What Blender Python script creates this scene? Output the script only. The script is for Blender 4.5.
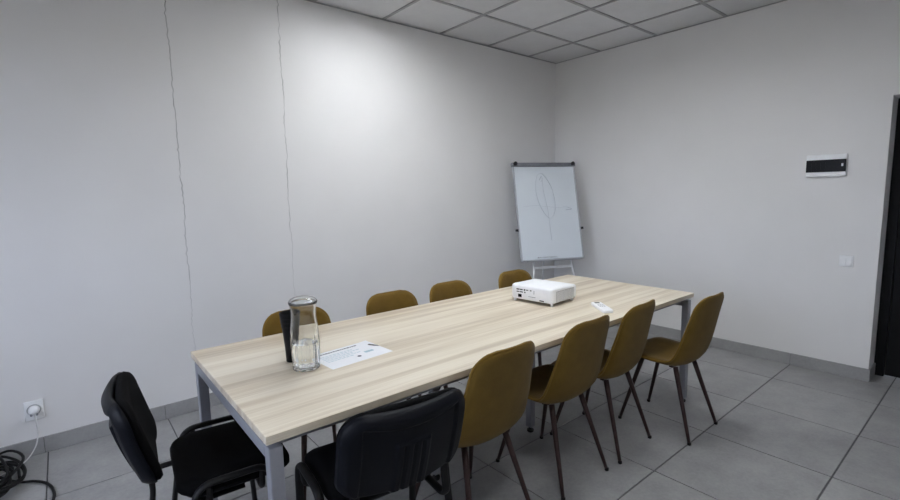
import bpy, bmesh, math, random
from math import sin, cos, radians, pi, sqrt
from mathutils import Vector, Matrix, noise as mnoise

sc = bpy.context.scene
C = sc.collection
for o in list(bpy.data.objects):
    bpy.data.objects.remove(o)
random.seed(7)

# ------------------------------------------------------------------ camera
cam_d = bpy.data.cameras.new('camera')
cam = bpy.data.objects.new('camera', cam_d)
C.objects.link(cam)
cam_d.sensor_width = 36.0
cam_d.lens = 469.37 / 900 * 36.0
cam_d.clip_start = 0.05
YAW, PITCH, ROLL = radians(50.467), radians(6.889), radians(-1.1036)
f = Vector((cos(PITCH) * cos(YAW), cos(PITCH) * sin(YAW), -sin(PITCH)))
r = Vector((sin(YAW), -cos(YAW), 0))
u = r.cross(f)
r2 = r * cos(ROLL) + u * sin(ROLL)
u2 = u * cos(ROLL) - r * sin(ROLL)
M = Matrix((r2, u2, -f)).transposed().to_4x4()
M.translation = (-4.4519, -3.4582, 1.4317)
cam.matrix_world = M
sc.camera = cam

# ------------------------------------------------------------------ light and exposure
sc.view_settings.view_transform = 'Standard'
sc.view_settings.look = 'None'
sc.view_settings.gamma = 1
sc.view_settings.use_curve_mapping = False
sc.view_settings.exposure = 0.0
SKY = (0.72, 0.80, 1.0)
SKY_STRENGTH = 7.5
PANEL_STRENGTH = 21.0
PANEL_COLOR = (0.955, 0.98, 1.0)
LED_CELLS = [(-2.569, -0.867), (-1.969, -2.067), (-3.769, -3.267)]    # centres of the ceiling cells with LED panels
w = bpy.data.worlds.new('sky')
sc.world = w
w.use_nodes = True
bg = w.node_tree.nodes['Background']
bg.inputs[1].default_value = SKY_STRENGTH
wn = w.node_tree
tcw = wn.nodes.new('ShaderNodeTexCoord')
sxw = wn.nodes.new('ShaderNodeSeparateXYZ')
rpw = wn.nodes.new('ShaderNodeValToRGB')          # overcast sky above the horizon, darker ground below
rpw.color_ramp.elements[0].position = 0.49
rpw.color_ramp.elements[0].color = (0.16, 0.16, 0.15, 1)
rpw.color_ramp.elements[1].position = 0.51
rpw.color_ramp.elements[1].color = (*SKY, 1)
mmw = wn.nodes.new('ShaderNodeMath')
mmw.operation = 'MULTIPLY_ADD'
mmw.inputs[1].default_value = 0.5
mmw.inputs[2].default_value = 0.5
wn.links.new(tcw.outputs['Generated'], sxw.inputs[0])
wn.links.new(sxw.outputs[2], mmw.inputs[0])
wn.links.new(mmw.outputs[0], rpw.inputs[0])
wn.links.new(rpw.outputs[0], bg.inputs[0])

# ------------------------------------------------------------------ materials
MATS = {}


def lin(c):
    return tuple(((x / 255) / 12.92 if x / 255 <= 0.04045 else (((x / 255) + 0.055) / 1.055) ** 2.4) for x in c)


class NT:
    def __init__(s, name):
        s.m = bpy.data.materials.new(name)
        s.m.use_nodes = True
        s.t = s.m.node_tree
        s.n = s.t.nodes
        s.b = s.n['Principled BSDF']

    def new(s, ty, **kw):
        n = s.n.new(ty)
        for k, v in kw.items():
            setattr(n, k, v)
        return n

    def link(s, a, b):
        s.t.links.new(a, b)

    def coord(s, scale=(1, 1, 1), kind='Object'):
        tc = s.new('ShaderNodeTexCoord')
        mp = s.new('ShaderNodeMapping')
        mp.inputs['Scale'].default_value = scale
        s.link(tc.outputs[kind], mp.inputs[0])
        return mp.outputs[0]

    def noise(s, vec, scale, detail=3, rough=0.5):
        n = s.new('ShaderNodeTexNoise')
        n.inputs['Scale'].default_value = scale
        n.inputs['Detail'].default_value = detail
        n.inputs['Roughness'].default_value = rough
        s.link(vec, n.inputs['Vector'])
        return n.outputs[0]

    def ramp(s, fac, stops):
        n = s.new('ShaderNodeValToRGB')
        cr = n.color_ramp
        while len(cr.elements) < len(stops):
            cr.elements.new(0.5)
        for e, (p, c) in zip(cr.elements, stops):
            e.position = p
            e.color = (*c, 1)
        s.link(fac, n.inputs[0])
        return n.outputs[0]

    def mix(s, fac, a, b, mode='MIX'):
        n = s.new('ShaderNodeMix', data_type='RGBA', blend_type=mode)
        for v, i in ((fac, 0), (a, 6), (b, 7)):
            if hasattr(v, 'links'):
                s.link(v, n.inputs[i])
            else:
                n.inputs[i].default_value = v if i == 0 else (*v, 1)
        return n.outputs[2]

    def math(s, op, a, b=0.0, c=None):
        n = s.new('ShaderNodeMath', operation=op)
        for i, v in enumerate((a, b, c)):
            if v is None:
                continue
            if hasattr(v, 'links'):
                s.link(v, n.inputs[i])
            else:
                n.inputs[i].default_value = v
        return n.outputs[0]

    def bump(s, h, strength=0.1, dist=0.01):
        n = s.new('ShaderNodeBump')
        n.inputs['Strength'].default_value = strength
        n.inputs['Distance'].default_value = dist
        s.link(h, n.inputs['Height'])
        s.link(n.outputs[0], s.b.inputs['Normal'])


def mat(name, rgb, rough=0.5, metal=0.0, var=0.08, scale=30.0, bump=0.0, bscale=200.0, spec=0.5, sheen=0.0):
    if name in MATS:
        return MATS[name]
    t = NT(name)
    c = lin(rgb)
    v = t.coord()
    n = t.noise(v, scale)
    a = tuple(x * (1 - var) for x in c)
    b = tuple(min(1, x * (1 + var)) for x in c)
    t.link(t.ramp(n, [(0.3, a), (0.7, b)]), t.b.inputs['Base Color'])
    t.b.inputs['Roughness'].default_value = rough
    t.b.inputs['Metallic'].default_value = metal
    t.b.inputs['Specular IOR Level'].default_value = spec
    if sheen:
        t.b.inputs['Sheen Weight'].default_value = sheen
        t.b.inputs['Sheen Roughness'].default_value = 0.5
    if bump:
        t.bump(t.noise(v, bscale, 2), bump, 0.004)
    MATS[name] = t.m
    return t.m


def mat_wall(name, cracks):
    t = NT(name)
    v = t.coord()
    n = t.noise(v, 1.3, 4)
    base = t.ramp(n, [(0.3, lin((230, 229, 229))), (0.7, lin((236, 235, 235)))])
    fine = t.noise(v, 55, 4, 0.6)
    h = fine
    if cracks:
        sep = t.new('ShaderNodeSeparateXYZ')
        t.link(v, sep.inputs[0])
        total = None
        for k, (x0, z_end, wid) in enumerate(cracks):
            mp = t.new('ShaderNodeCombineXYZ')
            mp.inputs[0].default_value = 3.7 * k
            t.link(sep.outputs[2], mp.inputs[2])
            w1 = t.noise(mp.outputs[0], 2.5, 2)
            w2 = t.noise(mp.outputs[0], 24, 3, 0.7)
            off = t.math('ADD', t.math('MULTIPLY', t.math('SUBTRACT', w1, 0.5), 0.05),
                         t.math('MULTIPLY', t.math('SUBTRACT', w2, 0.5), 0.04))
            d = t.math('ABSOLUTE', t.math('SUBTRACT', t.math('SUBTRACT', sep.outputs[0], x0), off))
            # width wanders along the crack
            ww = t.math('MULTIPLY', t.math('POWER', t.noise(mp.outputs[0], 9, 2), 1.6), wid * 2.6)
            line = t.math('SUBTRACT', 1.0, t.math('DIVIDE', d, ww))
            mr = t.new('ShaderNodeMapRange')
            mr.inputs[1].default_value = z_end
            mr.inputs[2].default_value = z_end + 0.9
            t.link(sep.outputs[2], mr.inputs[0])
            mr.inputs[3].default_value = 0.25
            line = t.math('MULTIPLY', t.math('MAXIMUM', line, 0.0), mr.outputs[0])
            total = line if total is None else t.math('MAXIMUM', total, line)
        tot = t.math('MINIMUM', t.math('MULTIPLY', total, 1.3), 0.75)
        base = t.mix(tot, base, lin((120, 118, 118)))
        h = t.math('SUBTRACT', t.math('MULTIPLY', fine, 0.25), total)
        t.bump(h, 0.25, 0.004)
    else:
        t.bump(fine, 0.06, 0.004)
    t.link(base, t.b.inputs['Base Color'])
    t.b.inputs['Roughness'].default_value = 0.75
    t.b.inputs['Specular IOR Level'].default_value = 0.25
    MATS[name] = t.m
    return t.m


def mat_tile(name, a, b, rough=0.45):
    t = NT(name)
    v = t.coord()
    oi = t.new('ShaderNodeObjectInfo')
    vo = t.new('ShaderNodeVectorMath', operation='ADD')
    sc_ = t.new('ShaderNodeVectorMath', operation='SCALE')
    cb = t.new('ShaderNodeCombineXYZ')
    t.link(oi.outputs['Random'], cb.inputs[0])
    t.link(oi.outputs['Random'], cb.inputs[1])
    t.link(cb.outputs[0], sc_.inputs[0])
    sc_.inputs['Scale'].default_value = 37.0
    t.link(v, vo.inputs[0])
    t.link(sc_.outputs[0], vo.inputs[1])
    n1 = t.noise(vo.outputs[0], 5, 5, 0.62)
    n2 = t.noise(vo.outputs[0], 60, 3, 0.6)
    c = t.ramp(n1, [(0.32, lin(a)), (0.68, lin(b))])
    c = t.mix(0.35, c, t.ramp(n2, [(0.3, lin(a)), (0.7, lin(b))]))
    hsv = t.new('ShaderNodeHueSaturation')
    t.link(c, hsv.inputs['Color'])
    t.link(t.math('ADD', t.math('MULTIPLY', oi.outputs['Random'], 0.12), 0.94), hsv.inputs['Value'])
    t.link(hsv.outputs[0], t.b.inputs['Base Color'])
    t.b.inputs['Roughness'].default_value = rough
    t.bump(n2, 0.03, 0.003)
    MATS[name] = t.m
    return t.m


def mat_wood():
    t = NT('light_oak_laminate')
    v1 = t.coord((0.55, 15, 15))
    v2 = t.coord((0.35, 5.5, 5.5))
    v3 = t.coord((3, 150, 150))
    n1 = t.noise(v1, 1.0, 4, 0.6)
    n2 = t.noise(v2, 1.0, 3, 0.5)
    n3 = t.noise(v3, 1.0, 3, 0.6)
    c1 = t.ramp(n1, [(0.37, lin((174, 156, 132))), (0.48, lin((209, 196, 173))), (0.57, lin((234, 226, 208)))])
    c2 = t.ramp(n2, [(0.35, lin((194, 178, 153))), (0.6, lin((231, 222, 203)))])
    c = t.mix(0.42, c1, c2)
    c = t.mix(0.14, c, t.ramp(n3, [(0.3, lin((150, 128, 102))), (0.65, lin((236, 224, 206)))]))
    t.link(c, t.b.inputs['Base Color'])
    t.b.inputs['Roughness'].default_value = 0.38
    t.bump(n3, 0.04, 0.002)
    MATS['wood'] = t.m
    return t.m


def mat_fabric(name, a, b, rough=0.9, sheen=0.12):
    t = NT(name)
    v = t.coord()
    n = t.noise(v, 420, 2, 0.6)
    n2 = t.noise(v, 16, 3)
    c = t.ramp(n, [(0.3, lin(a)), (0.7, lin(b))])
    c = t.mix(0.35, c, t.ramp(n2, [(0.3, lin(a)), (0.7, lin(b))]))
    t.link(c, t.b.inputs['Base Color'])
    t.b.inputs['Roughness'].default_value = rough
    t.b.inputs['Specular IOR Level'].default_value = 0.1
    t.b.inputs['Sheen Weight'].default_value = sheen
    t.bump(n, 0.35, 0.002)
    MATS[name] = t.m
    return t.m


def mat_glass(name, ior, color=(1, 1, 1), rough=0.0):
    t = NT(name)
    n = t.noise(t.coord(), 3)
    t.link(t.ramp(n, [(0.0, color), (1.0, tuple(min(1, x * 1.01) for x in color))]), t.b.inputs['Base Color'])
    t.b.inputs['Transmission Weight'].default_value = 1.0
    t.b.inputs['Roughness'].default_value = rough
    t.b.inputs['IOR'].default_value = ior
    MATS[name] = t.m
    return t.m


def mat_pane():
    t = NT('window_glass')
    tr = t.new('ShaderNodeBsdfTransparent')
    gl = t.new('ShaderNodeBsdfGlossy')
    gl.inputs['Roughness'].default_value = 0.02
    n = t.noise(t.coord(), 2)
    mx = t.new('ShaderNodeMixShader')
    t.link(t.math('MULTIPLY', n, 0.12), mx.inputs[0])
    t.link(tr.outputs[0], mx.inputs[1])
    t.link(gl.outputs[0], mx.inputs[2])
    t.link(mx.outputs[0], t.n['Material Output'].inputs[0])
    return t.m


def mat_emit():
    t = NT('led_diffuser')
    t.b.inputs['Base Color'].default_value = (0.8, 0.8, 0.8, 1)
    t.b.inputs['Emission Color'].default_value = (*PANEL_COLOR, 1)
    t.b.inputs['Emission Strength'].default_value = PANEL_STRENGTH
    return t.m


WALL = mat_wall('painted_plaster', None)
WALLC = mat_wall('painted_plaster_cracked', [(-3.835, 0.55, 0.0032), (-3.137, 0.75, 0.0028)])
TILE = mat_tile('grey_porcelain', (136, 136, 137), (164, 164, 164))
SKIRT = mat_tile('grey_porcelain_skirting', (146, 146, 147), (164, 164, 164), 0.5)
GROUT = mat('dark_grout', (92, 92, 95), 0.9)
CTILE = mat_tile('mineral_fibre_ceiling', (214, 214, 215), (222, 222, 223), 0.95)
TBAR = mat('ceiling_grid_metal', (165, 165, 167), 0.5, 0.0)
WOOD = mat_wood()
STEEL = mat('grey_powder_coat', (150, 152, 160), 0.45, 0.15, 0.04)
MUSTARD = mat_fabric('mustard_fabric', (92, 71, 27), (119, 94, 40))
PIPING = mat_fabric('mustard_piping', (106, 82, 30), (132, 103, 44))
LEGBROWN = mat('dark_brown_metal', (58, 40, 38), 0.35, 0.3, 0.15, 60)
BFAB = mat_fabric('black_fabric', (8, 8, 9), (15, 15, 17), sheen=0.0)
BPLAST = mat('black_plastic', (13, 15, 22), 0.45, 0, 0.1, 60, 0.15, 500, spec=0.14)
BTUBE = mat('black_tube', (12, 12, 14), 0.5, 0.0, spec=0.3)
RUBBER = mat('black_rubber', (16, 16, 17), 0.7)
WPLAST = mat('white_plastic', (246, 247, 249), 0.35, 0, 0.02)
GPLAST = mat('grey_plastic', (150, 152, 158), 0.45)
DPLAST = mat('dark_plastic', (28, 28, 32), 0.35)
ALU = mat('brushed_aluminium', (188, 191, 198), 0.35, 0.6, 0.05, 80)
DALU = mat('dark_grey_metal', (128, 130, 137), 0.4, 0.4)
BOARD = mat('whiteboard_enamel', (226, 233, 240), 0.22, 0, 0.012, 6)
INK = mat('grey_marker_ink', (178, 186, 198), 0.6)
DINK = mat('dark_print', (60, 66, 82), 0.7)
LINK = mat('pale_blue_print', (170, 196, 208), 0.7)
PAPER = mat('white_paper', (240, 242, 246), 0.8, 0, 0.01)
WMETAL = mat('white_enamel_metal', (225, 226, 229), 0.4, 0.0, 0.03)
BLACK = mat('black_door_paint', (8, 8, 9), 0.5, spec=0.2)
SMOKED = mat('smoked_window', (10, 10, 12), 0.3, 0, 0.3, 90, spec=0.15)
CUPB = mat('black_cup_plastic', (10, 10, 12), 0.5, spec=0.25)
GLASS = mat_glass('clear_glass', 1.5, (0.97, 0.985, 0.98))
WATER = mat_glass('water', 1.33)
PANE = mat_pane()
LED = mat_emit()
CABLEW = mat('white_cable', (222, 222, 222), 0.5)
CABLEB = mat('black_cable', (8, 8, 10), 0.55, spec=0.25)
SOCKG = mat('socket_grey', (190, 191, 195), 0.5)
LCD = mat('dark_display', (60, 66, 74), 0.3)

# ------------------------------------------------------------------ mesh helpers


def obj(name, bm, m, parent=None, smooth=False, loc=None):
    me = bpy.data.meshes.new(name)
    bmesh.ops.recalc_face_normals(bm, faces=bm.faces[:])
    bm.to_mesh(me)
    bm.free()
    if smooth:
        for p in me.polygons:
            p.use_smooth = True
    me.materials.append(m)
    o = bpy.data.objects.new(name, me)
    C.objects.link(o)
    if parent:
        o.parent = parent
    if loc:
        o.location = loc
    return o


def share(name, o, parent, loc):
    c = o.copy()
    c.name = name
    C.objects.link(c)
    c.parent = parent
    c.location = loc
    return c


def thing(name, label, cat, loc=(0, 0, 0), rz=0.0, group=None):
    o = bpy.data.objects.new(name, None)
    o.empty_display_size = 0.1
    C.objects.link(o)
    o.location = loc
    o.rotation_euler = (0, 0, rz)
    return tag(o, label, cat, group)


def tag(o, label, cat, group=None):
    o['label'] = label
    o['category'] = cat
    if group:
        o['group'] = group
    return o


def struct(o, label=None):
    o['kind'] = 'structure'
    if label:
        o['label'] = label
    return o


def dup(root, loc, rz, label):
    c = root.copy()
    C.objects.link(c)
    c.location = loc
    c.rotation_euler = (0, 0, rz)
    c['label'] = label
    for ch in list(root.children):
        k = ch.copy()
        C.objects.link(k)
        k.parent = c
        for g in list(ch.children):
            q = g.copy()
            C.objects.link(q)
            q.parent = k
    return c


def box(bm, lo, hi, bev=0.0, seg=2, mtx=None):
    t = bmesh.new()
    bmesh.ops.create_cube(t, size=1)
    lo, hi = Vector(lo), Vector(hi)
    for v in t.verts:
        v.co = Vector([(lo[i] + hi[i]) / 2 + v.co[i] * (hi[i] - lo[i]) for i in range(3)])
    if bev:
        bmesh.ops.bevel(t, geom=t.edges[:], offset=bev, segments=seg, affect='EDGES', profile=0.5)
    add(bm, t, mtx)
    return bm


def add(bm, t, mtx=None):
    vm = {}
    for v in t.verts:
        vm[v] = bm.verts.new(mtx @ v.co if mtx else v.co)
    for fc in t.faces:
        try:
            bm.faces.new([vm[v] for v in fc.verts])
        except ValueError:
            pass
    t.free()


def smooth_path(pts, n=8, closed=False):
    P = [Vector(p) for p in pts]
    out = []
    N = len(P)
    rng = N if closed else N - 1
    for i in range(rng):
        if closed:
            a, b, c, d = P[(i - 1) % N], P[i], P[(i + 1) % N], P[(i + 2) % N]
        else:
            b, c = P[i], P[i + 1]
            a = P[i - 1] if i > 0 else b * 2 - c
            d = P[i + 2] if i + 2 < N else c * 2 - b
        for k in range(n):
            t = k / n
            out.append(0.5 * ((2 * b) + (c - a) * t + (2 * a - 5 * b + 4 * c - d) * t * t + (3 * b - a - 3 * c + d) * t ** 3))
    if not closed:
        out.append(P[-1])
    return out


def round_path(pts, rad, n=6):
    """polyline with rounded corners"""
    P = [Vector(p) for p in pts]
    out = [P[0]]
    for i in range(1, len(P) - 1):
        a, b, c = P[i - 1], P[i], P[i + 1]
        d1, d2 = (a - b), (c - b)
        q = min(rad, d1.length * 0.49, d2.length * 0.49)
        s, e = b + d1.normalized() * q, b + d2.normalized() * q
        for k in range(n + 1):
            t = k / n
            out.append(s * (1 - t) ** 2 + b * 2 * t * (1 - t) + e * t * t)
    out.append(P[-1])
    return out


def tube(bm, path, rad, seg=10, closed=False, flat=None):
    """sweep; rad number or list; flat=(sx,sy) elliptic section"""
    P = [Vector(p) for p in path]
    n = len(P)
    rings = []
    up = None
    for i in range(n):
        if closed:
            t = (P[(i + 1) % n] - P[i - 1]).normalized()
        else:
            t = (P[min(i + 1, n - 1)] - P[max(i - 1, 0)]).normalized()
        if up is None:
            ref = Vector((0, 0, 1)) if abs(t.z) < 0.9 else Vector((1, 0, 0))
            up = (ref - t * ref.dot(t)).normalized()
        else:
            up = (up - t * up.dot(t)).normalized()
        sd = t.cross(up)
        rr = rad[i] if isinstance(rad, (list, tuple)) else rad
        a, b = (rr * flat[0], rr * flat[1]) if flat else (rr, rr)
        rings.append([bm.verts.new(P[i] + up * (b * sin(2 * pi * k / seg)) + sd * (a * cos(2 * pi * k / seg))) for k in range(seg)])
    for i in range(n if closed else n - 1):
        A, B = rings[i], rings[(i + 1) % n]
        for k in range(seg):
            bm.faces.new([A[k], A[(k + 1) % seg], B[(k + 1) % seg], B[k]])
    if not closed:
        bm.faces.new(rings[0][::-1])
        bm.faces.new(rings[-1])
    return bm


def lathe(bm, prof, seg=32, mod=None, cap=(True, True), off=(0, 0, 0)):
    rings = []
    off = Vector(off)
    for (rr, z) in prof:
        ring = []
        for k in range(seg):
            a = 2 * pi * k / seg
            q = rr * (mod(a, z) if mod else 1)
            ring.append(bm.verts.new(off + Vector((q * cos(a), q * sin(a), z))))
        rings.append(ring)
    for A, B in zip(rings, rings[1:]):
        for k in range(seg):
            bm.faces.new([A[k], A[(k + 1) % seg], B[(k + 1) % seg], B[k]])
    if cap[0]:
        bm.faces.new(rings[0][::-1])
    if cap[1]:
        bm.faces.new(rings[-1])
    return bm


def slab(bm, fn, nu, nv, th, taper=True):
    """thick sheet: fn(i/nu, j/nv) -> Vector centre point; th thickness (number or function of s,t)"""
    P = [[fn(i / nu, j / nv) for j in range(nv + 1)] for i in range(nu + 1)]
    F, B = [], []
    for i in range(nu + 1):
        fr, bk = [], []
        for j in range(nv + 1):
            du = P[min(i + 1, nu)][j] - P[max(i - 1, 0)][j]
            dv = P[i][min(j + 1, nv)] - P[i][max(j - 1, 0)]
            n = du.cross(dv)
            n = n.normalized() if n.length > 1e-9 else Vector((0, 0, 1))
            tt = th(i / nu, j / nv) if callable(th) else th
            fr.append(bm.verts.new(P[i][j] + n * tt / 2))
            bk.append(bm.verts.new(P[i][j] - n * tt / 2))
        F.append(fr)
        B.append(bk)
    for i in range(nu):
        for j in range(nv):
            bm.faces.new([F[i][j], F[i + 1][j], F[i + 1][j + 1], F[i][j + 1]])
            bm.faces.new([B[i][j], B[i][j + 1], B[i + 1][j + 1], B[i + 1][j]])
    for i in range(nu):
        bm.faces.new([F[i][0], B[i][0], B[i + 1][0], F[i + 1][0]])
        bm.faces.new([F[i][nv], F[i + 1][nv], B[i + 1][nv], B[i][nv]])
    for j in range(nv):
        bm.faces.new([F[0][j], F[0][j + 1], B[0][j + 1], B[0][j]])
        bm.faces.new([F[nu][j], B[nu][j], B[nu][j + 1], F[nu][j + 1]])
    return P


# ------------------------------------------------------------------ the room
XB, YN, H = -6.2, -5.2, 2.858            # back wall, near wall, ceiling height
DY0, DY1, DH, DEP = -2.852, -3.75, 2.04, 0.22

bm = bmesh.new()
box(bm, (XB - 0.2, 0, -0.1), (0.3, 0.2, H + 0.2))
struct(obj('wall_left', bm, WALLC), 'pale grey plaster wall with two thin vertical cracks')

bm = bmesh.new()
box(bm, (0, DY0, 0), (0.3, 0, H + 0.2))
box(bm, (0, DY1, DH), (0.3, DY0, H + 0.2))
box(bm, (0, YN, 0), (0.3, DY1, H + 0.2))
struct(obj('wall_right', bm, WALL), 'pale grey plaster wall beside the dark doorway')

bm = bmesh.new()
box(bm, (XB - 0.2, YN - 0.2, -0.1), (0.3, YN, H + 0.2))
struct(obj('wall_near', bm, WALL))

WY0, WY1, WZ0, WZ1 = -2.9, -0.9, 0.9, 2.4
bm = bmesh.new()
box(bm, (XB - 0.2, YN, 0), (XB, WY0, H + 0.2))
box(bm, (XB - 0.2, WY1, 0), (XB, 0, H + 0.2))
box(bm, (XB - 0.2, WY0, 0), (XB, WY1, WZ0))
box(bm, (XB - 0.2, WY0, WZ1), (XB, WY1, H + 0.2))
struct(obj('wall_back', bm, WALL))

win = bpy.data.objects.new('window_1', None)
C.objects.link(win)
struct(win)
bm = bmesh.new()
fx0, fx1 = XB - 0.13, XB - 0.06
box(bm, (fx0, WY0, WZ0), (fx1, WY1, WZ0 + 0.06))
box(bm, (fx0, WY0, WZ1 - 0.06), (fx1, WY1, WZ1))
for y in (WY0, (WY0 + WY1) / 2 - 0.03, WY1 - 0.06):
    box(bm, (fx0, y, WZ0 + 0.06), (fx1, y + 0.06, WZ1 - 0.06))
obj('window_frame', bm, WPLAST, win)
for y0 in (WY0 + 0.06, (WY0 + WY1) / 2 + 0.03):
    bm = bmesh.new()
    box(bm, (XB - 0.1, y0, WZ0 + 0.06), (XB - 0.095, y0 + 0.91, WZ1 - 0.06))
    obj('pane', bm, PANE, win)
bm = bmesh.new()
box(bm, (XB - 0.06, WY0 - 0.05, WZ0 - 0.03), (XB + 0.12, WY1 + 0.05, WZ0), 0.005)
obj('window_sill', bm, WPLAST, win)

# floor: screed with tiles on top
bm = bmesh.new()
box(bm, (XB, YN, -0.1), (0.3, 0, -0.004))
floor = struct(obj('floor', bm, GROUT), 'grey square floor tiles with dark joints')


def lines(a, b, first, step):
    L = [b]
    v = first
    while v > a + 1e-6:
        L.append(v)
        v -= step
    L.append(a)
    return L[::-1]


tile_cache = {}
JX, JY = 0.0022, 0.0030     # half joints: the seams along the table are the wider ones


def floor_tile(x0, x1, y0, y1):
    k = (round(x1 - x0, 3), round(y1 - y0, 3))
    c = ((x0 + x1) / 2, (y0 + y1) / 2, 0)
    if k in tile_cache:
        return share('tile', tile_cache[k], floor, c)
    bm = bmesh.new()
    hx, hy = (x1 - x0) / 2 - JX, (y1 - y0) / 2 - JY
    t = bmesh.new()
    bmesh.ops.create_cube(t, size=1)
    for v in t.verts:
        top = v.co.z > 0
        q = 0.0012 if top else 0
        v.co = Vector((math.copysign(hx - q, v.co.x), math.copysign(hy - q, v.co.y), 0 if top else -0.008))
    add(bm, t)
    tile_cache[k] = obj('tile', bm, TILE, floor, loc=c)


FX = lines(XB, 0, -0.43, 0.6)
FY = lines(YN, 0, -0.575, 0.6)
for x0, x1 in zip(FX, FX[1:]):
    for y0, y1 in zip(FY, FY[1:]):
        if x1 - x0 > 0.01 and y1 - y0 > 0.01:
            floor_tile(x0, x1, y0, y1)
for y0, y1 in ((-2.975, DY0), (-3.575, -2.975), (DY1, -3.575)):
    floor_tile(0.0, 0.3, y0, y1)

# ceiling: slab, T-bar grid, mineral panels, LED panels
bm = bmesh.new()
box(bm, (XB, YN, H + 0.14), (0, 0, H + 0.2))
ceil = struct(obj('ceiling', bm, CTILE), 'suspended ceiling of square grey panels in a metal grid')
CX = lines(XB, 0, -0.4688, 0.6)
CY = lines(YN, 0, -0.5668, 0.6)
for x in CX[1:-1]:
    bm = bmesh.new()
    box(bm, (x - 0.012, YN, H - 0.003), (x + 0.012, 0, H + 0.004))
    obj('grid_bar', bm, TBAR, ceil)
for y in CY[1:-1]:
    bm = bmesh.new()
    box(bm, (XB, y - 0.012, H - 0.0025), (0, y + 0.012, H + 0.0045))
    obj('grid_bar', bm, TBAR, ceil)
bm = bmesh.new()
box(bm, (XB, -0.02, H - 0.003), (0, 0, H))
box(bm, (-0.02, YN, H - 0.003), (0, -0.02, H))
obj('edge_angle', bm, TBAR, ceil)
pan_cache = {}
nled = 0
LEDN = ['above the floor in front of the black chairs', 'close to the cracked wall', 'above the near side of the table']
for x0, x1 in zip(CX, CX[1:]):
    for y0, y1 in zip(CY, CY[1:]):
        cx, cy = (x0 + x1) / 2, (y0 + y1) / 2
        k = (round(x1 - x0, 3), round(y1 - y0, 3))
        if any(abs(cx - a) < 0.1 and abs(cy - b) < 0.1 for a, b in LED_CELLS):
            t = thing('led_panel', 'square flat LED ceiling panel ' + LEDN[nled], 'ceiling light', (cx, cy, H), 0, 'LED ceiling panels')
            nled += 1
            bm = bmesh.new()
            for s in (-1, 1):
                box(bm, (-0.297, s * 0.2865 - 0.0105, 0), (0.297, s * 0.2865 + 0.0105, 0.012))
                box(bm, (s * 0.2865 - 0.0105, -0.276, 0), (s * 0.2865 + 0.0105, 0.276, 0.012))
            obj('frame', bm, WPLAST, t)
            bm = bmesh.new()
            for s in (-1, 1):
                box(bm, (-0.29, s * 0.283 - 0.007, 0.012), (0.29, s * 0.283 + 0.007, 0.095))
                box(bm, (s * 0.283 - 0.007, -0.276, 0.012), (s * 0.283 + 0.007, 0.276, 0.095))
            obj('housing', bm, WPLAST, t)
            bm = bmesh.new()
            box(bm, (-0.275, -0.275, 0.078), (0.275, 0.275, 0.088))
            obj('diffuser', bm, LED, t)
            continue
        if k in pan_cache:
            share('ceiling_panel', pan_cache[k], ceil, (cx, cy, H + 0.012))
            continue
        bm = bmesh.new()
        hx, hy = (x1 - x0) / 2 - 0.003, (y1 - y0) / 2 - 0.003
        box(bm, (-hx, -hy, -0.0075), (hx, hy, 0.0075))
        pan_cache[k] = obj('ceiling_panel', bm, CTILE, ceil, loc=(cx, cy, H + 0.012))

# skirting: porcelain strips
BH, BT = 0.0945, 0.011


def skirting(name, segs, beds, label=None):
    root = bpy.data.objects.new(name, None)
    C.objects.link(root)
    struct(root, label)
    for lo, hi in segs:
        bm = bmesh.new()
        box(bm, lo, hi, 0.0012, 1)
        obj('skirting_tile', bm, SKIRT, root)
    for lo, hi in beds:
        bm = bmesh.new()
        box(bm, lo, hi)
        obj('grout_bed', bm, GROUT, root)


SX = lines(XB, 0, -0.43 - 0.012, 0.6)
skirting('baseboard_left', [((a + 0.001, -BT, 0.001), (b - 0.001, 0, BH)) for a, b in zip(SX, SX[1:])], [((XB, -0.008, 0), (0, 0, BH - 0.003))], 'grey tile skirting along the cracked wall')
SY = lines(DY0 - BT, -BT, -0.575, 0.6)
skirting('baseboard_right', [((-BT, a + 0.001, 0.001), (0, b - 0.001, BH)) for a, b in zip(SY, SY[1:])]
         + [((0.001, DY0 - BT, 0.001), (DEP - 0.02, DY0, BH))], [((-0.008, DY0, 0), (0, 0, BH - 0.003))], 'grey tile skirting running to the doorway')

# dark door in its recess
door = bpy.data.objects.new('door_1', None)
C.objects.link(door)
struct(door, 'black door set back in the wall opening')
bm = bmesh.new()
box(bm, (DEP - 0.02, DY0 - 0.06, 0), (DEP + 0.08, DY0, DH), 0.004)
box(bm, (DEP - 0.02, DY1, 0), (DEP + 0.08, DY1 + 0.06, DH), 0.004)
box(bm, (DEP - 0.02, DY1 + 0.06, DH - 0.06), (DEP + 0.08, DY0 - 0.06, DH), 0.004)
obj('door_frame', bm, BLACK, door)
bm = bmesh.new()
box(bm, (DEP + 0.01, DY1 + 0.062, 0.006), (DEP + 0.06, DY0 - 0.062, DH - 0.062), 0.003)
for z0, z1 in ((0.2, 0.95), (1.1, 1.85)):
    for (y0, y1) in ((DY1 + 0.18, DY1 + 0.2), (DY0 - 0.2, DY0 - 0.18)):
        box(bm, (DEP + 0.004, y0, z0), (DEP + 0.012, y1, z1))
    for z in (z0, z1 - 0.02):
        box(bm, (DEP + 0.004, DY1 + 0.2, z), (DEP + 0.012, DY0 - 0.2, z + 0.02))
leaf = obj('door_leaf', bm, BLACK, door)
bm = bmesh.new()
tube(bm, round_path([(DEP + 0.012, -3.62, 1.0), (DEP - 0.04, -3.62, 1.0), (DEP - 0.04, -3.5, 1.0)], 0.02), 0.009)
obj('door_handle', bm, ALU, leaf, True)

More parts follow.
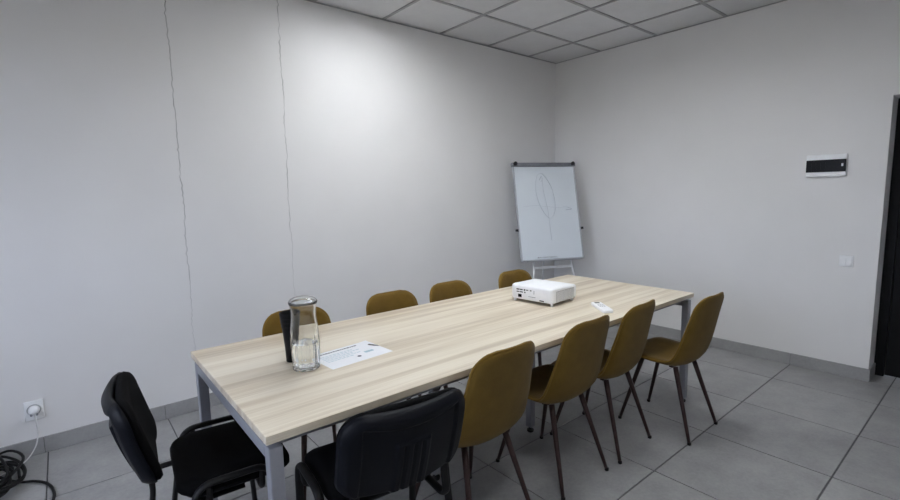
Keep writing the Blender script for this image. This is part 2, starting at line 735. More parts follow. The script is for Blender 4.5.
# ------------------------------------------------------------------ table
TX0, TX1, TY0, TY1, TZ = -4.0594, -1.2851, -2.1395, -1.1415, 0.75
tcx, tcy = (TX0 + TX1) / 2, (TY0 + TY1) / 2
hx, hy = (TX1 - TX0) / 2, (TY1 - TY0) / 2
table = thing('conference_table', 'long light oak meeting table on grey square metal legs', 'table', (tcx, tcy, 0))
bm = bmesh.new()
box(bm, (-hx, -hy, TZ - 0.027), (hx, hy, TZ), 0.0018, 2)
obj('tabletop', bm, WOOD, table)
LW = 0.042
IX, IY = 0.010, 0.012
zt = TZ - 0.047
for sx in (-1, 1):
    for sy in (-1, 1):
        bm = bmesh.new()
        x, y = sx * (hx - IX - LW / 2), sy * (hy - IY - LW / 2)
        box(bm, (x - LW / 2, y - LW / 2, 0.03), (x + LW / 2, y + LW / 2, zt), 0.004)
        lg = obj('leg', bm, STEEL, table)
        bm = bmesh.new()
        lathe(bm, [(0.018, 0.0), (0.02, 0.004), (0.02, 0.012), (0.008, 0.014), (0.008, 0.032)], 16, off=(x, y, 0))
        obj('levelling_foot', bm, RUBBER, lg)
    bm = bmesh.new()
    x = sx * (hx - IX - LW / 2)
    box(bm, (x - LW / 2, -(hy - IY - LW), zt - LW), (x + LW / 2, hy - IY - LW, zt), 0.004)
    obj('end_beam', bm, STEEL, table)
    for yy in (-hy + 0.1, 0, hy - 0.1):
        bm = bmesh.new()
        box(bm, (x - 0.02, yy - 0.03, zt), (x + 0.02, yy + 0.03, TZ - 0.027))
        obj('spacer', bm, RUBBER, table)
for sy in (-1, 1):
    bm = bmesh.new()
    y = sy * (hy - 0.06 - 0.02)
    box(bm, (-hx + IX + LW, y - 0.02, 0.683), (hx - IX - LW, y + 0.02, TZ - 0.0275), 0.002)
    obj('side_rail', bm, STEEL, table)
# support posts in the middle of the table
for x in (-3.112, -2.392):
    bm = bmesh.new()
    lx, ly = x - tcx, -1.69 - tcy
    box(bm, (lx - 0.02, ly - 0.02, 0.034), (lx + 0.02, ly + 0.02, 0.69), 0.003)
    lg = obj('middle_leg', bm, STEEL, table)
    bm = bmesh.new()
    lathe(bm, [(0.017, 0.0), (0.02, 0.005), (0.02, 0.014), (0.008, 0.017), (0.008, 0.036)], 16, off=(lx, ly, 0))
    obj('levelling_foot', bm, RUBBER, lg)
bm = bmesh.new()
box(bm, (-3.112 - tcx - 0.05, -1.69 - tcy - 0.025, 0.69), (-2.392 - tcx + 0.05, -1.69 - tcy + 0.025, TZ - 0.0275), 0.002)
obj('centre_beam', bm, STEEL, table)

# ------------------------------------------------------------------ mustard shell chair (faces local +Y)
PROF = [(0.235, 0.397), (0.215, 0.420), (0.16, 0.434), (0.08, 0.430), (0.0, 0.421), (-0.07, 0.417), (-0.12, 0.427), (-0.158, 0.462),
        (-0.180, 0.52), (-0.197, 0.59), (-0.212, 0.665), (-0.228, 0.74), (-0.243, 0.805), (-0.250, 0.836)]
pp = smooth_path([(0, a, b) for a, b in PROF], 10)
cum = [0]
for a, b in zip(pp, pp[1:]):
    cum.append(cum[-1] + (b - a).length)
LT = cum[-1]


def prof_at(s):
    s = max(0, min(LT, s))
    for i in range(len(cum) - 1):
        if cum[i + 1] >= s:
            k = (s - cum[i]) / (cum[i + 1] - cum[i])
            return pp[i].lerp(pp[i + 1], k)
    return pp[-1]


def wid(s):
    # half width along the profile
    pts = [(0, 0.19), (0.08, 0.203), (0.2, 0.211), (0.34, 0.213), (0.45, 0.211), (0.55, 0.199), (0.65, 0.183), (LT, 0.166)]
    for (a, x), (b, y) in zip(pts, pts[1:]):
        if s <= b or b == LT:
            k = (s - a) / (b - a)
            w_ = x + (y - x) * k
            break
    rc = 0.10
    if s < rc:
        q = rc - s
        w_ = w_ - rc + sqrt(max(0, rc * rc - q * q))
    rt = 0.085
    if s > LT - rt:
        q = s - (LT - rt)
        w_ = w_ - rt + sqrt(max(0, rt * rt - q * q))
    return w_


NV = 44


def s_of(t):
    # denser rows near both ends
    return LT * (0.5 - 0.5 * cos(pi * t)) * 0.55 + LT * t * 0.45


def shell_pt(uu, t):
    s = s_of(t)
    p = prof_at(s)
    a, b = prof_at(max(0, s - 0.004)), prof_at(min(LT, s + 0.004))
    d = (b - a).normalized()
    nrm = Vector((0, d.z, -d.y))          # seat: d=-y -> up ; back: d=+z -> +y
    k = 2 * uu - 1
    W = wid(s)
    back = max(0.0, min(1.0, (s - 0.2) / 0.2))
    dish = 0.020 * (1 - back) + 0.045 * back
    return Vector((k * W, 0, 0)) + p + nrm * (dish * abs(k * W / 0.21) ** 2.3)


def make_shell_chair(label):
    t = thing('shell_chair', label, 'chair', group='mustard fabric chairs around the table')
    bm = bmesh.new()

    def th(uu, tt):
        e = min(uu, 1 - uu) * 2
        v = min(tt, 1 - tt)
        return 0.010 + 0.020 * min(1, e * 4) ** 0.5 * min(1, v * 14) ** 0.5

    P = slab(bm, shell_pt, 16, NV, th)
    sh = obj('seat_shell', bm, MUSTARD, t, True)
    # piping along the rim
    rim = [P[0][j] for j in range(1, NV)] + [P[i][NV] for i in range(0, 17, 4)] + [P[16][j] for j in range(NV - 1, 0, -1)] + [P[i][0] for i in range(16, -1, -4)]
    cl = [rim[0]]
    for q in rim[1:]:
        if (q - cl[-1]).length > 0.008:
            cl.append(q)
    bm = bmesh.new()
    tube(bm, cl, 0.0065, 6, closed=True)
    obj('piping', bm, PIPING, sh, True)
    # frame under the seat
    bm = bmesh.new()
    box(bm, (-0.11, -0.075, 0.392), (0.11, -0.05, 0.403), 0.002)
    box(bm, (-0.11, 0.09, 0.402), (0.11, 0.115, 0.413), 0.002)
    box(bm, (-0.09, -0.05, 0.394), (-0.065, 0.09, 0.404), 0.002)
    box(bm, (0.065, -0.05, 0.394), (0.09, 0.09, 0.404), 0.002)
    obj('underframe', bm, LEGBROWN, t)
    for sx in (-1, 1):
        for sy in (-1, 1):
            top = Vector((sx * 0.115, 0.11, 0.410) if sy > 0 else (sx * 0.115, -0.09, 0.406))
            bot = Vector((sx * 0.181, sy * 0.213, 0.006))
            bm = bmesh.new()
            n = 6
            tube(bm, [top.lerp(bot, i / n) for i in range(n + 1)], [0.0145 + (0.009 - 0.0145) * i / n for i in range(n + 1)], 10)
            lg = obj('leg', bm, LEGBROWN, t, True)
            bm = bmesh.new()
            lathe(bm, [(0.0085, 0.0), (0.0105, 0.002), (0.0105, 0.014), (0.0085, 0.016)], 10, off=(bot.x, bot.y, 0))
            obj('foot_cap', bm, RUBBER, lg)
    return t


chair = make_shell_chair('mustard fabric shell chair next to the black plastic-backed chair, on the near side of table')
chair.location = (-3.16, -2.01, 0)
for loc, rz, lab in [
    ((-2.588, -2.0, 0), 0, 'second mustard fabric chair on the near side, counting from the black chair'),
    ((-2.135, -2.0, 0), 4, 'third mustard fabric chair on the near side, back just below the white remote'),
    ((-1.667, -2.17, 0), 0, 'mustard fabric chair pulled out furthest, at the far end of the near side'),
    ((-3.55, -1.305, 0), 180, 'mustard fabric chair behind the glass jug, only its back top showing'),
    ((-2.957, -1.295, 0), 180, 'mustard chair back above the far table edge, behind the printed sheet'),
    ((-2.495, -1.295, 0), 180, 'mustard chair back midway along the far edge, left of the projector chair'),
    ((-1.865, -1.295, 0), 180, 'mustard chair back just behind the projector, nearest the whiteboard'),
]:
    dup(chair, loc, radians(rz), lab)

# ------------------------------------------------------------------ black stacking office chair (faces local +Y)


def rrect(hx, hy, rad, n=8):
    out = []
    for cx, cy, a0 in ((hx - rad, hy - rad, 0), (-hx + rad, hy - rad, 90), (-hx + rad, -hy + rad, 180), (hx - rad, -hy + rad, 270)):
        for k in range(n + 1):
            a = radians(a0 + 90 * k / n)
            out.append((cx + rad * cos(a), cy + rad * sin(a)))
    return out


def padded(bm, outline, levels, warp):
    """stack of scaled outlines: levels = [(inset, z)], closed with fans"""
    rings = []
    for ins, z in levels:
        ring = []
        for (x, y) in outline:
            L = sqrt(x * x + y * y)
            q = max(0.0, 1 - ins / L)
            ring.append(bm.verts.new(warp(x * q, y * q, z)))
        rings.append(ring)
    n = len(outline)
    for A, B in zip(rings, rings[1:]):
        for k in range(n):
            bm.faces.new([A[k], A[(k + 1) % n], B[(k + 1) % n], B[k]])
    for ring, z, rev in ((rings[0], levels[0][1], True), (rings[-1], levels[-1][1], False)):
        c = bm.verts.new(warp(0, 0, z))
        for k in range(n):
            tri = [ring[k], ring[(k + 1) % n], c]
            bm.faces.new(tri[::-1] if rev else tri)
    return bm


LEAN = radians(15)
BW, BHT = 0.225, 0.156        # half width, half height of backrest
BC = Vector((0, -0.32, 0.640))   # centre of backrest


def back_warp(x, y, z):
    # x across, y up the rest, z towards the sitter
    curve = 0.045 * (x / BW) ** 2 + 0.012 * (y / BHT) ** 2
    z2 = z + curve
    return BC + Vector((x, z2 * cos(LEAN) - y * sin(LEAN), y * cos(LEAN) + z2 * sin(LEAN)))


def make_office_chair(label):
    t = thing('office_chair', label, 'chair', group='black office chairs at the table end')
    # seat
    out = rrect(0.208, 0.19, 0.075)

    def seat_warp(x, y, z):
        drop = 0.020 * max(0, (y - 0.08) / 0.11) ** 2
        return Vector((x, y + 0.0, 0.433 + z - drop + 0.010 * (x / 0.235) ** 2))

    bm = bmesh.new()
    padded(bm, out, [(0.008, -0.012), (0.0, -0.002), (0.0, 0.022), (0.006, 0.034), (0.02, 0.042), (0.06, 0.047), (0.12, 0.046), (0.17, 0.044)], seat_warp)
    obj('seat', bm, BFAB, t, True)
    bm = bmesh.new()
    padded(bm, out, [(0.05, -0.034), (0.03, -0.032), (0.012, -0.0125)], seat_warp)
    obj('seat_pan', bm, BPLAST, t, True)
    # backrest cushion
    bo = rrect(BW, BHT, 0.085)
    bm = bmesh.new()
    padded(bm, bo, [(0.014, 0.0), (0.006, 0.004), (0.004, 0.014), (0.012, 0.026), (0.035, 0.034), (0.08, 0.038), (0.13, 0.040)], back_warp)
    obj('backrest', bm, BFAB, t, True)
    # moulded plastic back: rim, recessed field, ribbed centre panel
    bm = bmesh.new()
    n_r = 40
    N = len(bo)

    def relief(x, y):
        # distance from the outline, in metres (rounded rectangle)
        qx, qy = abs(x) - (BW - 0.085), abs(y) - (BHT - 0.085)
        d = 0.085 - (sqrt(max(qx, 0) ** 2 + max(qy, 0) ** 2) + min(max(qx, qy), 0))
        z = -0.030 * min(1, max(d, 0) / 0.022) ** 0.5
        # inner field boundary is arched
        yt = 0.118 - 0.028 * cos(x / BW * 1.5)
        dx = 0.168 - abs(x)
        dyt = (yt + 0.02) - y
        ins = min(dx, dyt, y + 0.16)
        if ins > 0:
            z += 0.009 * min(1, ins / 0.008)
        # centre panel
        px, py = 0.062 - abs(x), 0.055 - y
        pin = min(px, py)
        if pin > 0:
            z -= 0.010 * min(1, pin / 0.006)
            if pin > 0.010 and abs(((x + 0.0155) % 0.031) - 0.0155) < 0.0045:
                z += 0.007
        return z

    NX, NY = 96, 72
    grid = {}
    for i in range(NX + 1):
        for j in range(NY + 1):
            sx_, sy_ = -1 + 2 * i / NX, -1 + 2 * j / NY
            # square -> rounded rectangle
            x, y = sx_ * BW, sy_ * BHT
            qx, qy = abs(x) - (BW - 0.085), abs(y) - (BHT - 0.085)
            if qx > 0 and qy > 0:
                m_ = max(qx, qy)
                L = sqrt(qx * qx + qy * qy)
                fsc = m_ / L
                x = math.copysign(BW - 0.085 + qx * fsc, x)
                y = math.copysign(BHT - 0.085 + qy * fsc, y)
            grid[i, j] = bm.verts.new(back_warp(x, y, relief(x, y)))
    for i in range(NX):
        for j in range(NY):
            bm.faces.new([grid[i, j], grid[i + 1, j], grid[i + 1, j + 1], grid[i, j + 1]])
    # front of the plastic: a lip that holds the cushion
    loop = [grid[i, 0] for i in range(NX)] + [grid[NX, j] for j in range(NY)] + [grid[i, NY] for i in range(NX, 0, -1)] + [grid[0, j] for j in range(NY, 0, -1)]
    ce = bm.verts.new(back_warp(0, 0, 0.002))
    for k in range(len(loop)):
        bm.faces.new([loop[(k + 1) % len(loop)], loop[k], ce])
    bs = obj('back_shell', bm, BPLAST, t, False)
    for p_ in bs.data.polygons:
        p_.use_smooth = True
    # side frames
    for sx in (-1, 1):
        x = sx * 0.236
        bm = bmesh.new()
        tube(bm, round_path([(x, -0.215, 0.004), (x, -0.14, 0.480), (x, 0.10, 0.480), (x, 0.125, 0.004)], 0.06, 8), 0.0125, 10, flat=(0.85, 1.2))
        lg = obj('side_frame', bm, BTUBE, t, True)
        for yy in (-0.215, 0.125):
            bm = bmesh.new()
            lathe(bm, [(0.013, 0.0), (0.018, 0.002), (0.018, 0.03), (0.0155, 0.034)], 12, off=(x, yy + (0.0015 if yy < 0 else -0.0015), 0))
            obj('foot_cap', bm, RUBBER, lg)
    for yy in (-0.10, 0.07):
        bm = bmesh.new()
        tube(bm, round_path([(-0.236, yy, 0.474), (-0.225, yy, 0.390), (0.225, yy, 0.390), (0.236, yy, 0.474)], 0.03), 0.010, 8)
        obj('cross_bar', bm, BTUBE, t, True)
    for sx in (-1, 1):
        x = sx * 0.165
        e = back_warp(x, -0.06, 0.004)
        e2 = back_warp(x, -0.15, -0.004)
        bm = bmesh.new()
        tube(bm, round_path([(x, 0.02, 0.392), (x, -0.275, 0.386), e2 + Vector((0, 0.0, -0.02)), e], 0.06, 8), 0.012, 10, flat=(1.3, 0.75))
        obj('back_support', bm, BTUBE, t, True)
    return t


oc = make_office_chair('black office chair whose ribbed plastic back faces the camera, beside the mustard chairs')
oc.location = (-3.643, -1.985, 0)
oc.rotation_euler = (0, 0, radians(-6))
dup(oc, (-4.03, -1.57, 0), radians(-95), 'black padded office chair at the near short end of the table by the wall')

# ------------------------------------------------------------------ whiteboard easel
AZ = radians(336)
easel = thing('whiteboard_easel', 'white flip-chart whiteboard on a tripod easel in the room corner', 'whiteboard', (-0.643, -0.486, 0), AZ)
L13 = radians(13.3)
BM = Matrix.Translation((0, 0, 0.74)) @ Matrix.Rotation(-L13, 4, 'X')   # board frame: x right, z up the board, -y front
bm = bmesh.new()
box(bm, (-0.338, -0.004, 0.012), (0.338, 0.010, 0.988), mtx=BM)
brd = obj('board', bm, BOARD, easel)
for nm, lo, hi in (('frame_bar', (-0.35, -0.010, 0.012), (-0.336, 0.014, 0.985)), ('frame_bar', (0.336, -0.010, 0.012), (0.35, 0.014, 0.985)),
                   ('frame_bar', (-0.35, -0.012, 0.0), (0.35, 0.014, 0.014))):
    bm = bmesh.new()
    box(bm, lo, hi, 0.003, mtx=BM)
    obj(nm, bm, ALU, easel)
bm = bmesh.new()
box(bm, (-0.36, -0.022, 0.972), (0.36, 0.018, 1.012), 0.006, mtx=BM)
cl = obj('paper_clamp', bm, DALU, easel)
for s in (-1, 1):
    bm = bmesh.new()
    t_ = bmesh.new()
    lathe(t_, [(0.012, -0.012), (0.02, -0.008), (0.02, 0.008), (0.012, 0.012)], 14)
    add(bm, t_, BM @ Matrix.Translation((s * 0.325, -0.032, 0.998)) @ Matrix.Rotation(pi / 2, 4, 'X'))
    obj('clamp_knob', bm, DPLAST, cl)
for s in (-1, 1):
    bm = bmesh.new()
    box(bm, (s * 0.352 - 0.004, -0.006, 0.30), (s * 0.352 + 0.004, 0.006, 0.33), mtx=BM)
    box(bm, (s * 0.366 - 0.014, -0.012, 0.304), (s * 0.366 + 0.014, 0.012, 0.328), 0.004, mtx=BM)
    obj('side_hook', bm, DPLAST, easel)
bm = bmesh.new()
box(bm, (-0.30, -0.052, -0.008), (0.30, -0.0125, -0.002), 0.002, mtx=BM)
box(bm, (-0.30, -0.052, -0.002), (0.30, -0.047, 0.008), 0.001, mtx=BM)
obj('pen_tray', bm, ALU, easel)
# sketch in marker on the board
bm = bmesh.new()


def ink(pts, w_=0.0028, n=8):
    P = smooth_path([(x, -0.0052, z) for x, z in pts], n)
    tube(bm, [BM @ p for p in P], w_, 5, flat=(1.0, 0.35))


ink([(-0.085, 0.88), (-0.11, 0.80), (-0.115, 0.68), (-0.085, 0.56), (-0.03, 0.46), (0.02, 0.43), (0.07, 0.49), (0.085, 0.60), (0.07, 0.72), (0.04, 0.80), (-0.01, 0.88), (-0.05, 0.90), (-0.085, 0.88)])
ink([(-0.065, 0.83), (-0.04, 0.87), (-0.03, 0.84), (-0.05, 0.81)], 0.004)
ink([(-0.035, 0.86), (-0.03, 0.70), (-0.005, 0.52), (0.0, 0.36), (0.005, 0.20)], 0.002)
ink([(-0.27, 0.555), (-0.15, 0.565), (0.0, 0.55), (0.15, 0.535), (0.26, 0.53)], 0.003)
ink([(0.17, 0.55), (0.22, 0.54), (0.27, 0.52), (0.20, 0.51)], 0.003)
obj('marker_drawing', bm, INK, brd)
bm = bmesh.new()
for k in range(9):
    x = -0.17 + k * 0.025
    ink([(x, 0.024 + 0.004 * (k % 3)), (x + 0.008, 0.036), (x + 0.018, 0.024)], 0.003, 3)
obj('marker_notes', bm, DINK, brd)
# easel legs
for s in (-1, 1):
    a = BM @ Vector((s * 0.17, 0.022, 0.25))
    b = BM @ Vector((s * 0.30, 0.022, -0.758))
    b.z = 0.0
    bm = bmesh.new()
    tube(bm, [a, b + Vector((0, 0, 0.01))], 0.011, 10)
    lg = obj('front_leg', bm, WMETAL, easel, True)
    bm = bmesh.new()
    lathe(bm, [(0.012, 0), (0.016, 0.003), (0.016, 0.03), (0.012, 0.034)], 12, off=(b.x, b.y, 0))
    obj('foot_cap', bm, RUBBER, lg)
bm = bmesh.new()
box(bm, (-0.21, 0.013, -0.085), (0.21, 0.030, -0.058), 0.003, mtx=BM)
obj('cross_bar', bm, WMETAL, easel)
a = BM @ Vector((0.0, 0.030, 0.60))
bm = bmesh.new()
tube(bm, [a, Vector((0, 0.27, 0.008))], 0.010, 10)
box(bm, (-0.03, 0.012, 0.57), (0.03, 0.034, 0.63), 0.003, mtx=BM)
lg = obj('rear_leg', bm, WMETAL, easel)
bm = bmesh.new()
lathe(bm, [(0.012, 0), (0.015, 0.003), (0.015, 0.03), (0.012, 0.034)], 12, off=(0, 0.27, 0))
obj('foot_cap', bm, RUBBER, lg)

# ------------------------------------------------------------------ projector (local: -X is the port side)
prj = thing('projector', 'white projector with rear ports, standing on the oak table', 'projector', (-2.143, -1.585, TZ), radians(5))
PX, PY, Z0, Z1 = 0.138, 0.155, 0.018, 0.106


def prj_outline():
    pts = rrect(PX, PY, 0.022, 6)
    return [(x + 0.0 + (0.012 * cos(y / PY * pi / 2) if x > 0.05 else 0), y) for x, y in pts]


bm = bmesh.new()


def pw(x, y, z):
    dome = 0.0
    if z > 0.09:
        dome = 0.006 * (1 - (x / PX) ** 2) - 0.008 * max(0, x / PX) ** 2
    return Vector((x, y, z + dome))


padded(bm, prj_outline(), [(0.02, Z0 + 0.002), (0.006, Z0), (0.0, Z0 + 0.010), (0.0, Z1 - 0.012), (0.003, Z1 - 0.004), (0.012, Z1), (0.05, Z1 + 0.001), (0.09, Z1 + 0.001)], pw)
body = obj('body', bm, WPLAST, prj, True)
xs = -PX - 0.0012
for (y, z, a, b) in ((0.098, 0.079, 0.012, 0.007), (0.072, 0.079, 0.010, 0.007), (0.048, 0.079, 0.006, 0.010), (0.028, 0.080, 0.008, 0.006),
                     (0.098, 0.064, 0.011, 0.006), (0.072, 0.064, 0.012, 0.006), (0.046, 0.064, 0.005, 0.008), (0.002, 0.080, 0.006, 0.006)):
    bm = bmesh.new()
    box(bm, (xs, y - a, z - b / 2), (-PX + 0.004, y + a, z + b / 2), 0.0008, 1)
    obj('port', bm, DPLAST, body)
bm = bmesh.new()
box(bm, (xs, 0.070, 0.030), (-PX + 0.004, 0.098, 0.050), 0.002)
obj('power_inlet', bm, SMOKED, body)
bm = bmesh.new()
box(bm, (xs, -0.094, 0.024), (-PX + 0.004, -0.062, 0.031), 0.001)
obj('lock_slot', bm, DPLAST, body)
bm = bmesh.new()
box(bm, (xs + 0.0004, -0.024, 0.060), (-PX + 0.004, -0.020, 0.082), 0.0005)
box(bm, (xs + 0.0004, -0.034, 0.040), (-PX + 0.004, 0.02, 0.043), 0.0005)
obj('panel_marks', bm, GPLAST, body)
bm = bmesh.new()
ys = -PY - 0.0012
box(bm, (-0.098, ys + 0.0008, 0.026), (0.10, -PY + 0.004, 0.088), 0.0005)
obj('vent_recess', bm, GPLAST, body)
bm = bmesh.new()
for k in range(18):
    x = -0.094 + k * 0.011
    box(bm, (x, ys - 0.0006, 0.028), (x + 0.005, ys + 0.001, 0.086))
obj('vent_slats', bm, WPLAST, body)
for x, y in ((-PX + 0.022, -PY + 0.02), (-PX + 0.022, PY - 0.02), (PX - 0.03, -PY + 0.02), (PX - 0.03, PY - 0.02)):
    bm = bmesh.new()
    lathe(bm, [(0.008, 0), (0.009, 0.002), (0.009, 0.012), (0.007, 0.02)], 12, off=(x, y, 0))
    obj('foot', bm, WPLAST, prj, True)
bm = bmesh.new()
t_ = bmesh.new()
lathe(t_, [(0.026, -0.006), (0.028, 0.0), (0.026, 0.004), (0.022, 0.001), (0.008, 0.0)], 24)
add(bm, t_, Matrix.Translation((PX + 0.009, 0.06, 0.056)) @ Matrix.Rotation(pi / 2, 4, 'Y'))
obj('lens', bm, SMOKED, prj, True)

# ------------------------------------------------------------------ remote control
rem = thing('remote_control', 'small white remote control lying near the table edge', 'remote', (-2.084, -1.962, TZ), radians(-127))
bm = bmesh.new()
padded(bm, rrect(0.105, 0.030, 0.012, 5), [(0.003, 0.0), (0.0, 0.004), (0.0, 0.012), (0.004, 0.017), (0.012, 0.0175)], lambda x, y, z: Vector((x, y, z)))
obj('case', bm, WPLAST, rem, True)
bm = bmesh.new()
box(bm, (-0.090, -0.014, 0.0165), (-0.066, 0.014, 0.0186), 0.001)
obj('navigation_pad', bm, DPLAST, rem)
for k in range(2):
    for s in (-1, 0, 1):
        bm = bmesh.new()
        box(bm, (-0.02 + k * 0.03 - 0.006, s * 0.013 - 0.004, 0.0165), (-0.02 + k * 0.03 + 0.006, s * 0.013 + 0.004, 0.0184), 0.001)
        obj('button', bm, GPLAST, rem)

# ------------------------------------------------------------------ printed sheet
pc = (Vector((-3.404, -1.558, 0)) + Vector((-3.668, -1.786, 0))) / 2
sheet = thing('printed_sheet', 'white printed sheet of paper lying beside the glass jug', 'paper', (pc.x - 0.006, pc.y + 0.004, TZ), radians(5))
bm = bmesh.new()
slab(bm, lambda a, b: Vector(((a - 0.5) * 0.297, (b - 0.5) * 0.21, 0.0006 + 0.0028 * max(0, (a - 0.82) / 0.18) ** 2 * b)), 12, 8, 0.0004)
pg = obj('page', bm, PAPER, sheet)
bm = bmesh.new()


def mark(bm_, x0, x1, y0, y1, z=0.00085):
    vs = [bm_.verts.new((x, y, z)) for x, y in ((x0, y0), (x1, y0), (x1, y1), (x0, y1))]
    bm_.faces.new(vs)


x = -0.125
while x < 0.075:
    q = random.uniform(0.006, 0.016)
    mark(bm, x, x + q, 0.076, 0.086)
    x += q + 0.003
obj('heading_print', bm, DINK, pg)
bm = bmesh.new()
for row, (xa, xb) in enumerate(((-0.12, 0.03), (-0.12, 0.05), (-0.12, 0.02), (-0.12, 0.04), (-0.12, -0.01))):
    x = xa
    while x < xb:
        q = random.uniform(0.008, 0.02)
        mark(bm, x, x + q, 0.045 - row * 0.017, 0.050 - row * 0.017)
        x += q + 0.004
mark(bm, 0.055, 0.10, -0.035, -0.015)
obj('body_print', bm, LINK, pg)
bm = bmesh.new()
vs = [bm.verts.new((0.012 + 0.009 * cos(k * pi / 8), -0.050 + 0.009 * sin(k * pi / 8), 0.0009)) for k in range(16)]
bm.faces.new(vs)
obj('round_stamp', bm, DINK, pg)
bm = bmesh.new()
vs = [bm.verts.new(v) for v in ((0.118, 0.045, 0.0024), (0.130, 0.052, 0.0030), (0.147, 0.010, 0.0036), (0.145, -0.01, 0.0036), (0.130, 0.015, 0.0028))]
bm.faces.new(vs)
obj('corner_mark', bm, DPLAST, pg)

# ------------------------------------------------------------------ glass jug
jug = thing('glass_jug', 'clear faceted glass water jug with a glass lid on the table', 'jug', (-3.750, -1.692, TZ))


def facet(a, z):
    if z > 0.150 or z < 0.004:
        return 1.0
    k = min(1.0, (0.150 - z) / 0.03, (z - 0.004) / 0.01 + 0.2)
    n = 10
    ph = (a % (2 * pi / n)) - pi / n
    poly = cos(pi / n) / cos(ph)
    return 1 + (poly - 1) * 2.4 * k


bm = bmesh.new()
outer = [(0.040, 0.0015), (0.048, 0.001), (0.053, 0.005), (0.0545, 0.02), (0.057, 0.08), (0.057, 0.13), (0.053, 0.165), (0.049, 0.20), (0.0475, 0.225), (0.050, 0.25), (0.0555, 0.268)]
inner = [(0.0535, 0.2685), (0.0478, 0.25), (0.0448, 0.225), (0.0462, 0.20), (0.0500, 0.165), (0.0512, 0.13), (0.0525, 0.08), (0.0500, 0.02), (0.045, 0.011), (0.02, 0.009)]


def subdiv(prof, n=3):
    return [(p.x, p.z) for p in smooth_path([(a, 0, b) for a, b in prof], n)]


lathe(bm, subdiv(outer) + subdiv(inner), 60, mod=facet)
jb = obj('jug_body', bm, GLASS, jug, True)
bm = bmesh.new()
lathe(bm, subdiv([(0.02, 0.0094), (0.0445, 0.0114), (0.0496, 0.0205), (0.0520, 0.08), (0.0522, 0.105)]) + [(0.050, 0.1055), (0.02, 0.105)], 60, mod=lambda a, z: 0.99 * facet(a, z))
obj('water', bm, WATER, jug, True)
bm = bmesh.new()
lathe(bm, subdiv([(0.003, 0.2905), (0.022, 0.2885), (0.041, 0.2815), (0.0525, 0.2700)]) + [(0.0555, 0.2695)]
      + subdiv([(0.0560, 0.2715), (0.0535, 0.2760), (0.043, 0.2850), (0.023, 0.2915), (0.003, 0.2935)]), 40)
obj('lid', bm, GLASS, jug, True)
# ------------------------------------------------------------------ black cup
cup = thing('black_tumbler', 'tall black tapered tumbler standing behind the glass jug', 'cup', (-3.762, -1.575, TZ))
bm = bmesh.new()
lathe(bm, [(0.020, 0.0), (0.0235, 0.002), (0.026, 0.06), (0.032, 0.13), (0.040, 0.200), (0.0415, 0.205), (0.0405, 0.2085), (0.0385, 0.205), (0.030, 0.13), (0.022, 0.02), (0.01, 0.018)], 32)
obj('cup_body', bm, CUPB, cup, True)
bm = bmesh.new()
for z, rr in ((0.186, 0.0393), (0.168, 0.0375), (0.150, 0.0354)):
    tube(bm, [(rr * cos(k * pi / 16), rr * sin(k * pi / 16), z) for k in range(32)], 0.0012, 6, closed=True)
obj('cup_rings', bm, CUPB, cup, True)

# ------------------------------------------------------------------ wall fittings
eb = thing('fuse_box', 'white wall fuse box with a smoked black window above the switch', 'fuse box', (0, -2.515, 1.583))
bm = bmesh.new()
box(bm, (-0.022, -0.122, -0.082), (0, 0.122, 0.082), 0.006)
obj('case', bm, WPLAST, eb)
bm = bmesh.new()
box(bm, (-0.029, -0.119, -0.047), (-0.020, 0.119, 0.043), 0.002)
dw = obj('window_door', bm, SMOKED, eb)
bm = bmesh.new()
box(bm, (-0.033, -0.104, -0.008), (-0.028, -0.093, 0.012), 0.001)
obj('latch', bm, WPLAST, dw)
bm = bmesh.new()
for k in range(4):
    box(bm, (-0.0298, 0.085 - k * 0.028, -0.030), (-0.0288, 0.105 - k * 0.028, 0.026))
obj('breaker', bm, SMOKED, dw)

sw = thing('light_switch', 'small white double rocker light switch on the right wall', 'light switch', (0, -2.676, 0.878))
bm = bmesh.new()
box(bm, (-0.010, -0.041, -0.041), (0, 0.041, 0.041), 0.003)
obj('plate', bm, WPLAST, sw)
for s in (-1, 1):
    bm = bmesh.new()
    box(bm, (-0.0155, s * 0.0155 - 0.0145, -0.028), (-0.009, s * 0.0155 + 0.0145, 0.028), 0.002)
    obj('rocker', bm, WPLAST, sw)

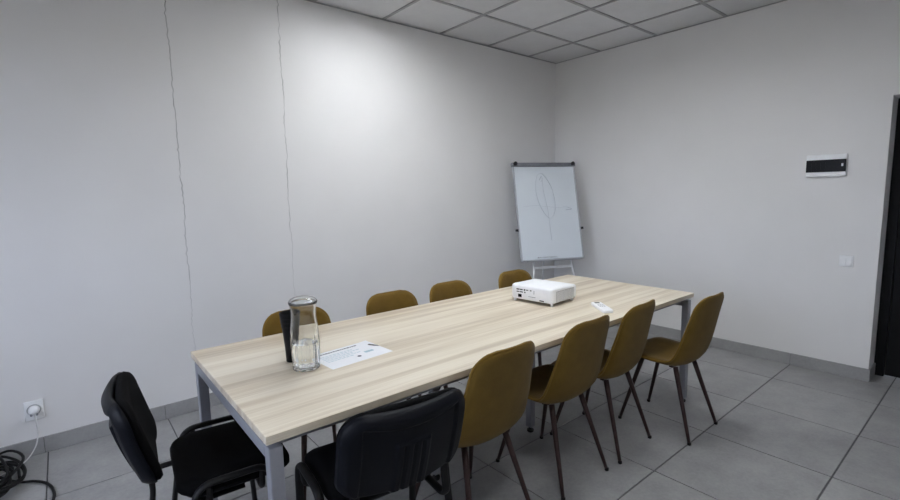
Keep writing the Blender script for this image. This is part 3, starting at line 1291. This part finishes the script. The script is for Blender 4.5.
so = thing('wall_socket', 'white wall socket low on the cracked wall', 'socket', (-4.667, 0, 0.262))
bm = bmesh.new()
box(bm, (-0.042, -0.010, -0.055), (0.042, 0, 0.055), 0.003)
obj('plate', bm, WPLAST, so)
bm = bmesh.new()
tube(bm, [(0.029 * cos(k * pi / 12), -0.011, 0.004 + 0.029 * sin(k * pi / 12)) for k in range(24)], 0.003, 6, closed=True)
obj('socket_ring', bm, SOCKG, so, True)
pl = thing('power_plug', 'white round plug and cord in the wall socket', 'plug', (-4.667, -0.0105, 0.266))
bm = bmesh.new()
t_ = bmesh.new()
lathe(t_, [(0.024, 0.0), (0.025, 0.004), (0.023, 0.024), (0.015, 0.034), (0.006, 0.036)], 20)
add(bm, t_, Matrix.Rotation(pi / 2, 4, 'X'))
pb = obj('plug_body', bm, WPLAST, pl, True)
for s in (-1, 1):
    bm = bmesh.new()
    box(bm, (s * 0.012 - 0.005, -0.031, -0.027), (s * 0.012 + 0.005, -0.012, -0.012), 0.003)
    obj('grip_notch', bm, GPLAST, pb)
bm = bmesh.new()
tube(bm, smooth_path([(0.002, -0.024, -0.012), (0.004, -0.030, -0.05), (0.006, -0.035, -0.12), (-0.008, -0.050, -0.19), (-0.05, -0.075, -0.247), (-0.10, -0.10, -0.262), (-0.16, -0.15, -0.262)], 8), 0.0034, 8)
obj('cord', bm, CABLEW, pl, True)

# ------------------------------------------------------------------ black cable heap
rnd = random.Random(5)
pts = []
for k in range(52):
    a = k * 1.03 + rnd.uniform(-0.3, 0.3)
    rr = 0.70 + 0.30 * sin(k * 0.9) + rnd.uniform(-0.12, 0.15)
    pts.append((-4.845 + 0.14 * rr * cos(a) + 0.02 * sin(k), -0.30 + 0.24 * rr * sin(a), 0.009 + (k / 52) * 0.075 + 0.008 * (k % 3)))
pts += [(-4.80, -0.30, 0.05), (-4.735, -0.325, 0.014), (-4.68, -0.352, 0.0085), (-4.632, -0.415, 0.008), (-4.606, -0.50, 0.008), (-4.604, -0.62, 0.008), (-4.66, -0.78, 0.008), (-4.80, -0.86, 0.008)]
pts = [(x, min(y, -0.06), max(z, 0.0075)) for x, y, z in pts]
bm = bmesh.new()
tube(bm, smooth_path(pts, 7), 0.0068, 7)
tag(obj('cable_heap', bm, CABLEB, None, True), 'tangled heap of black cable on the floor under the wall socket', 'cable')
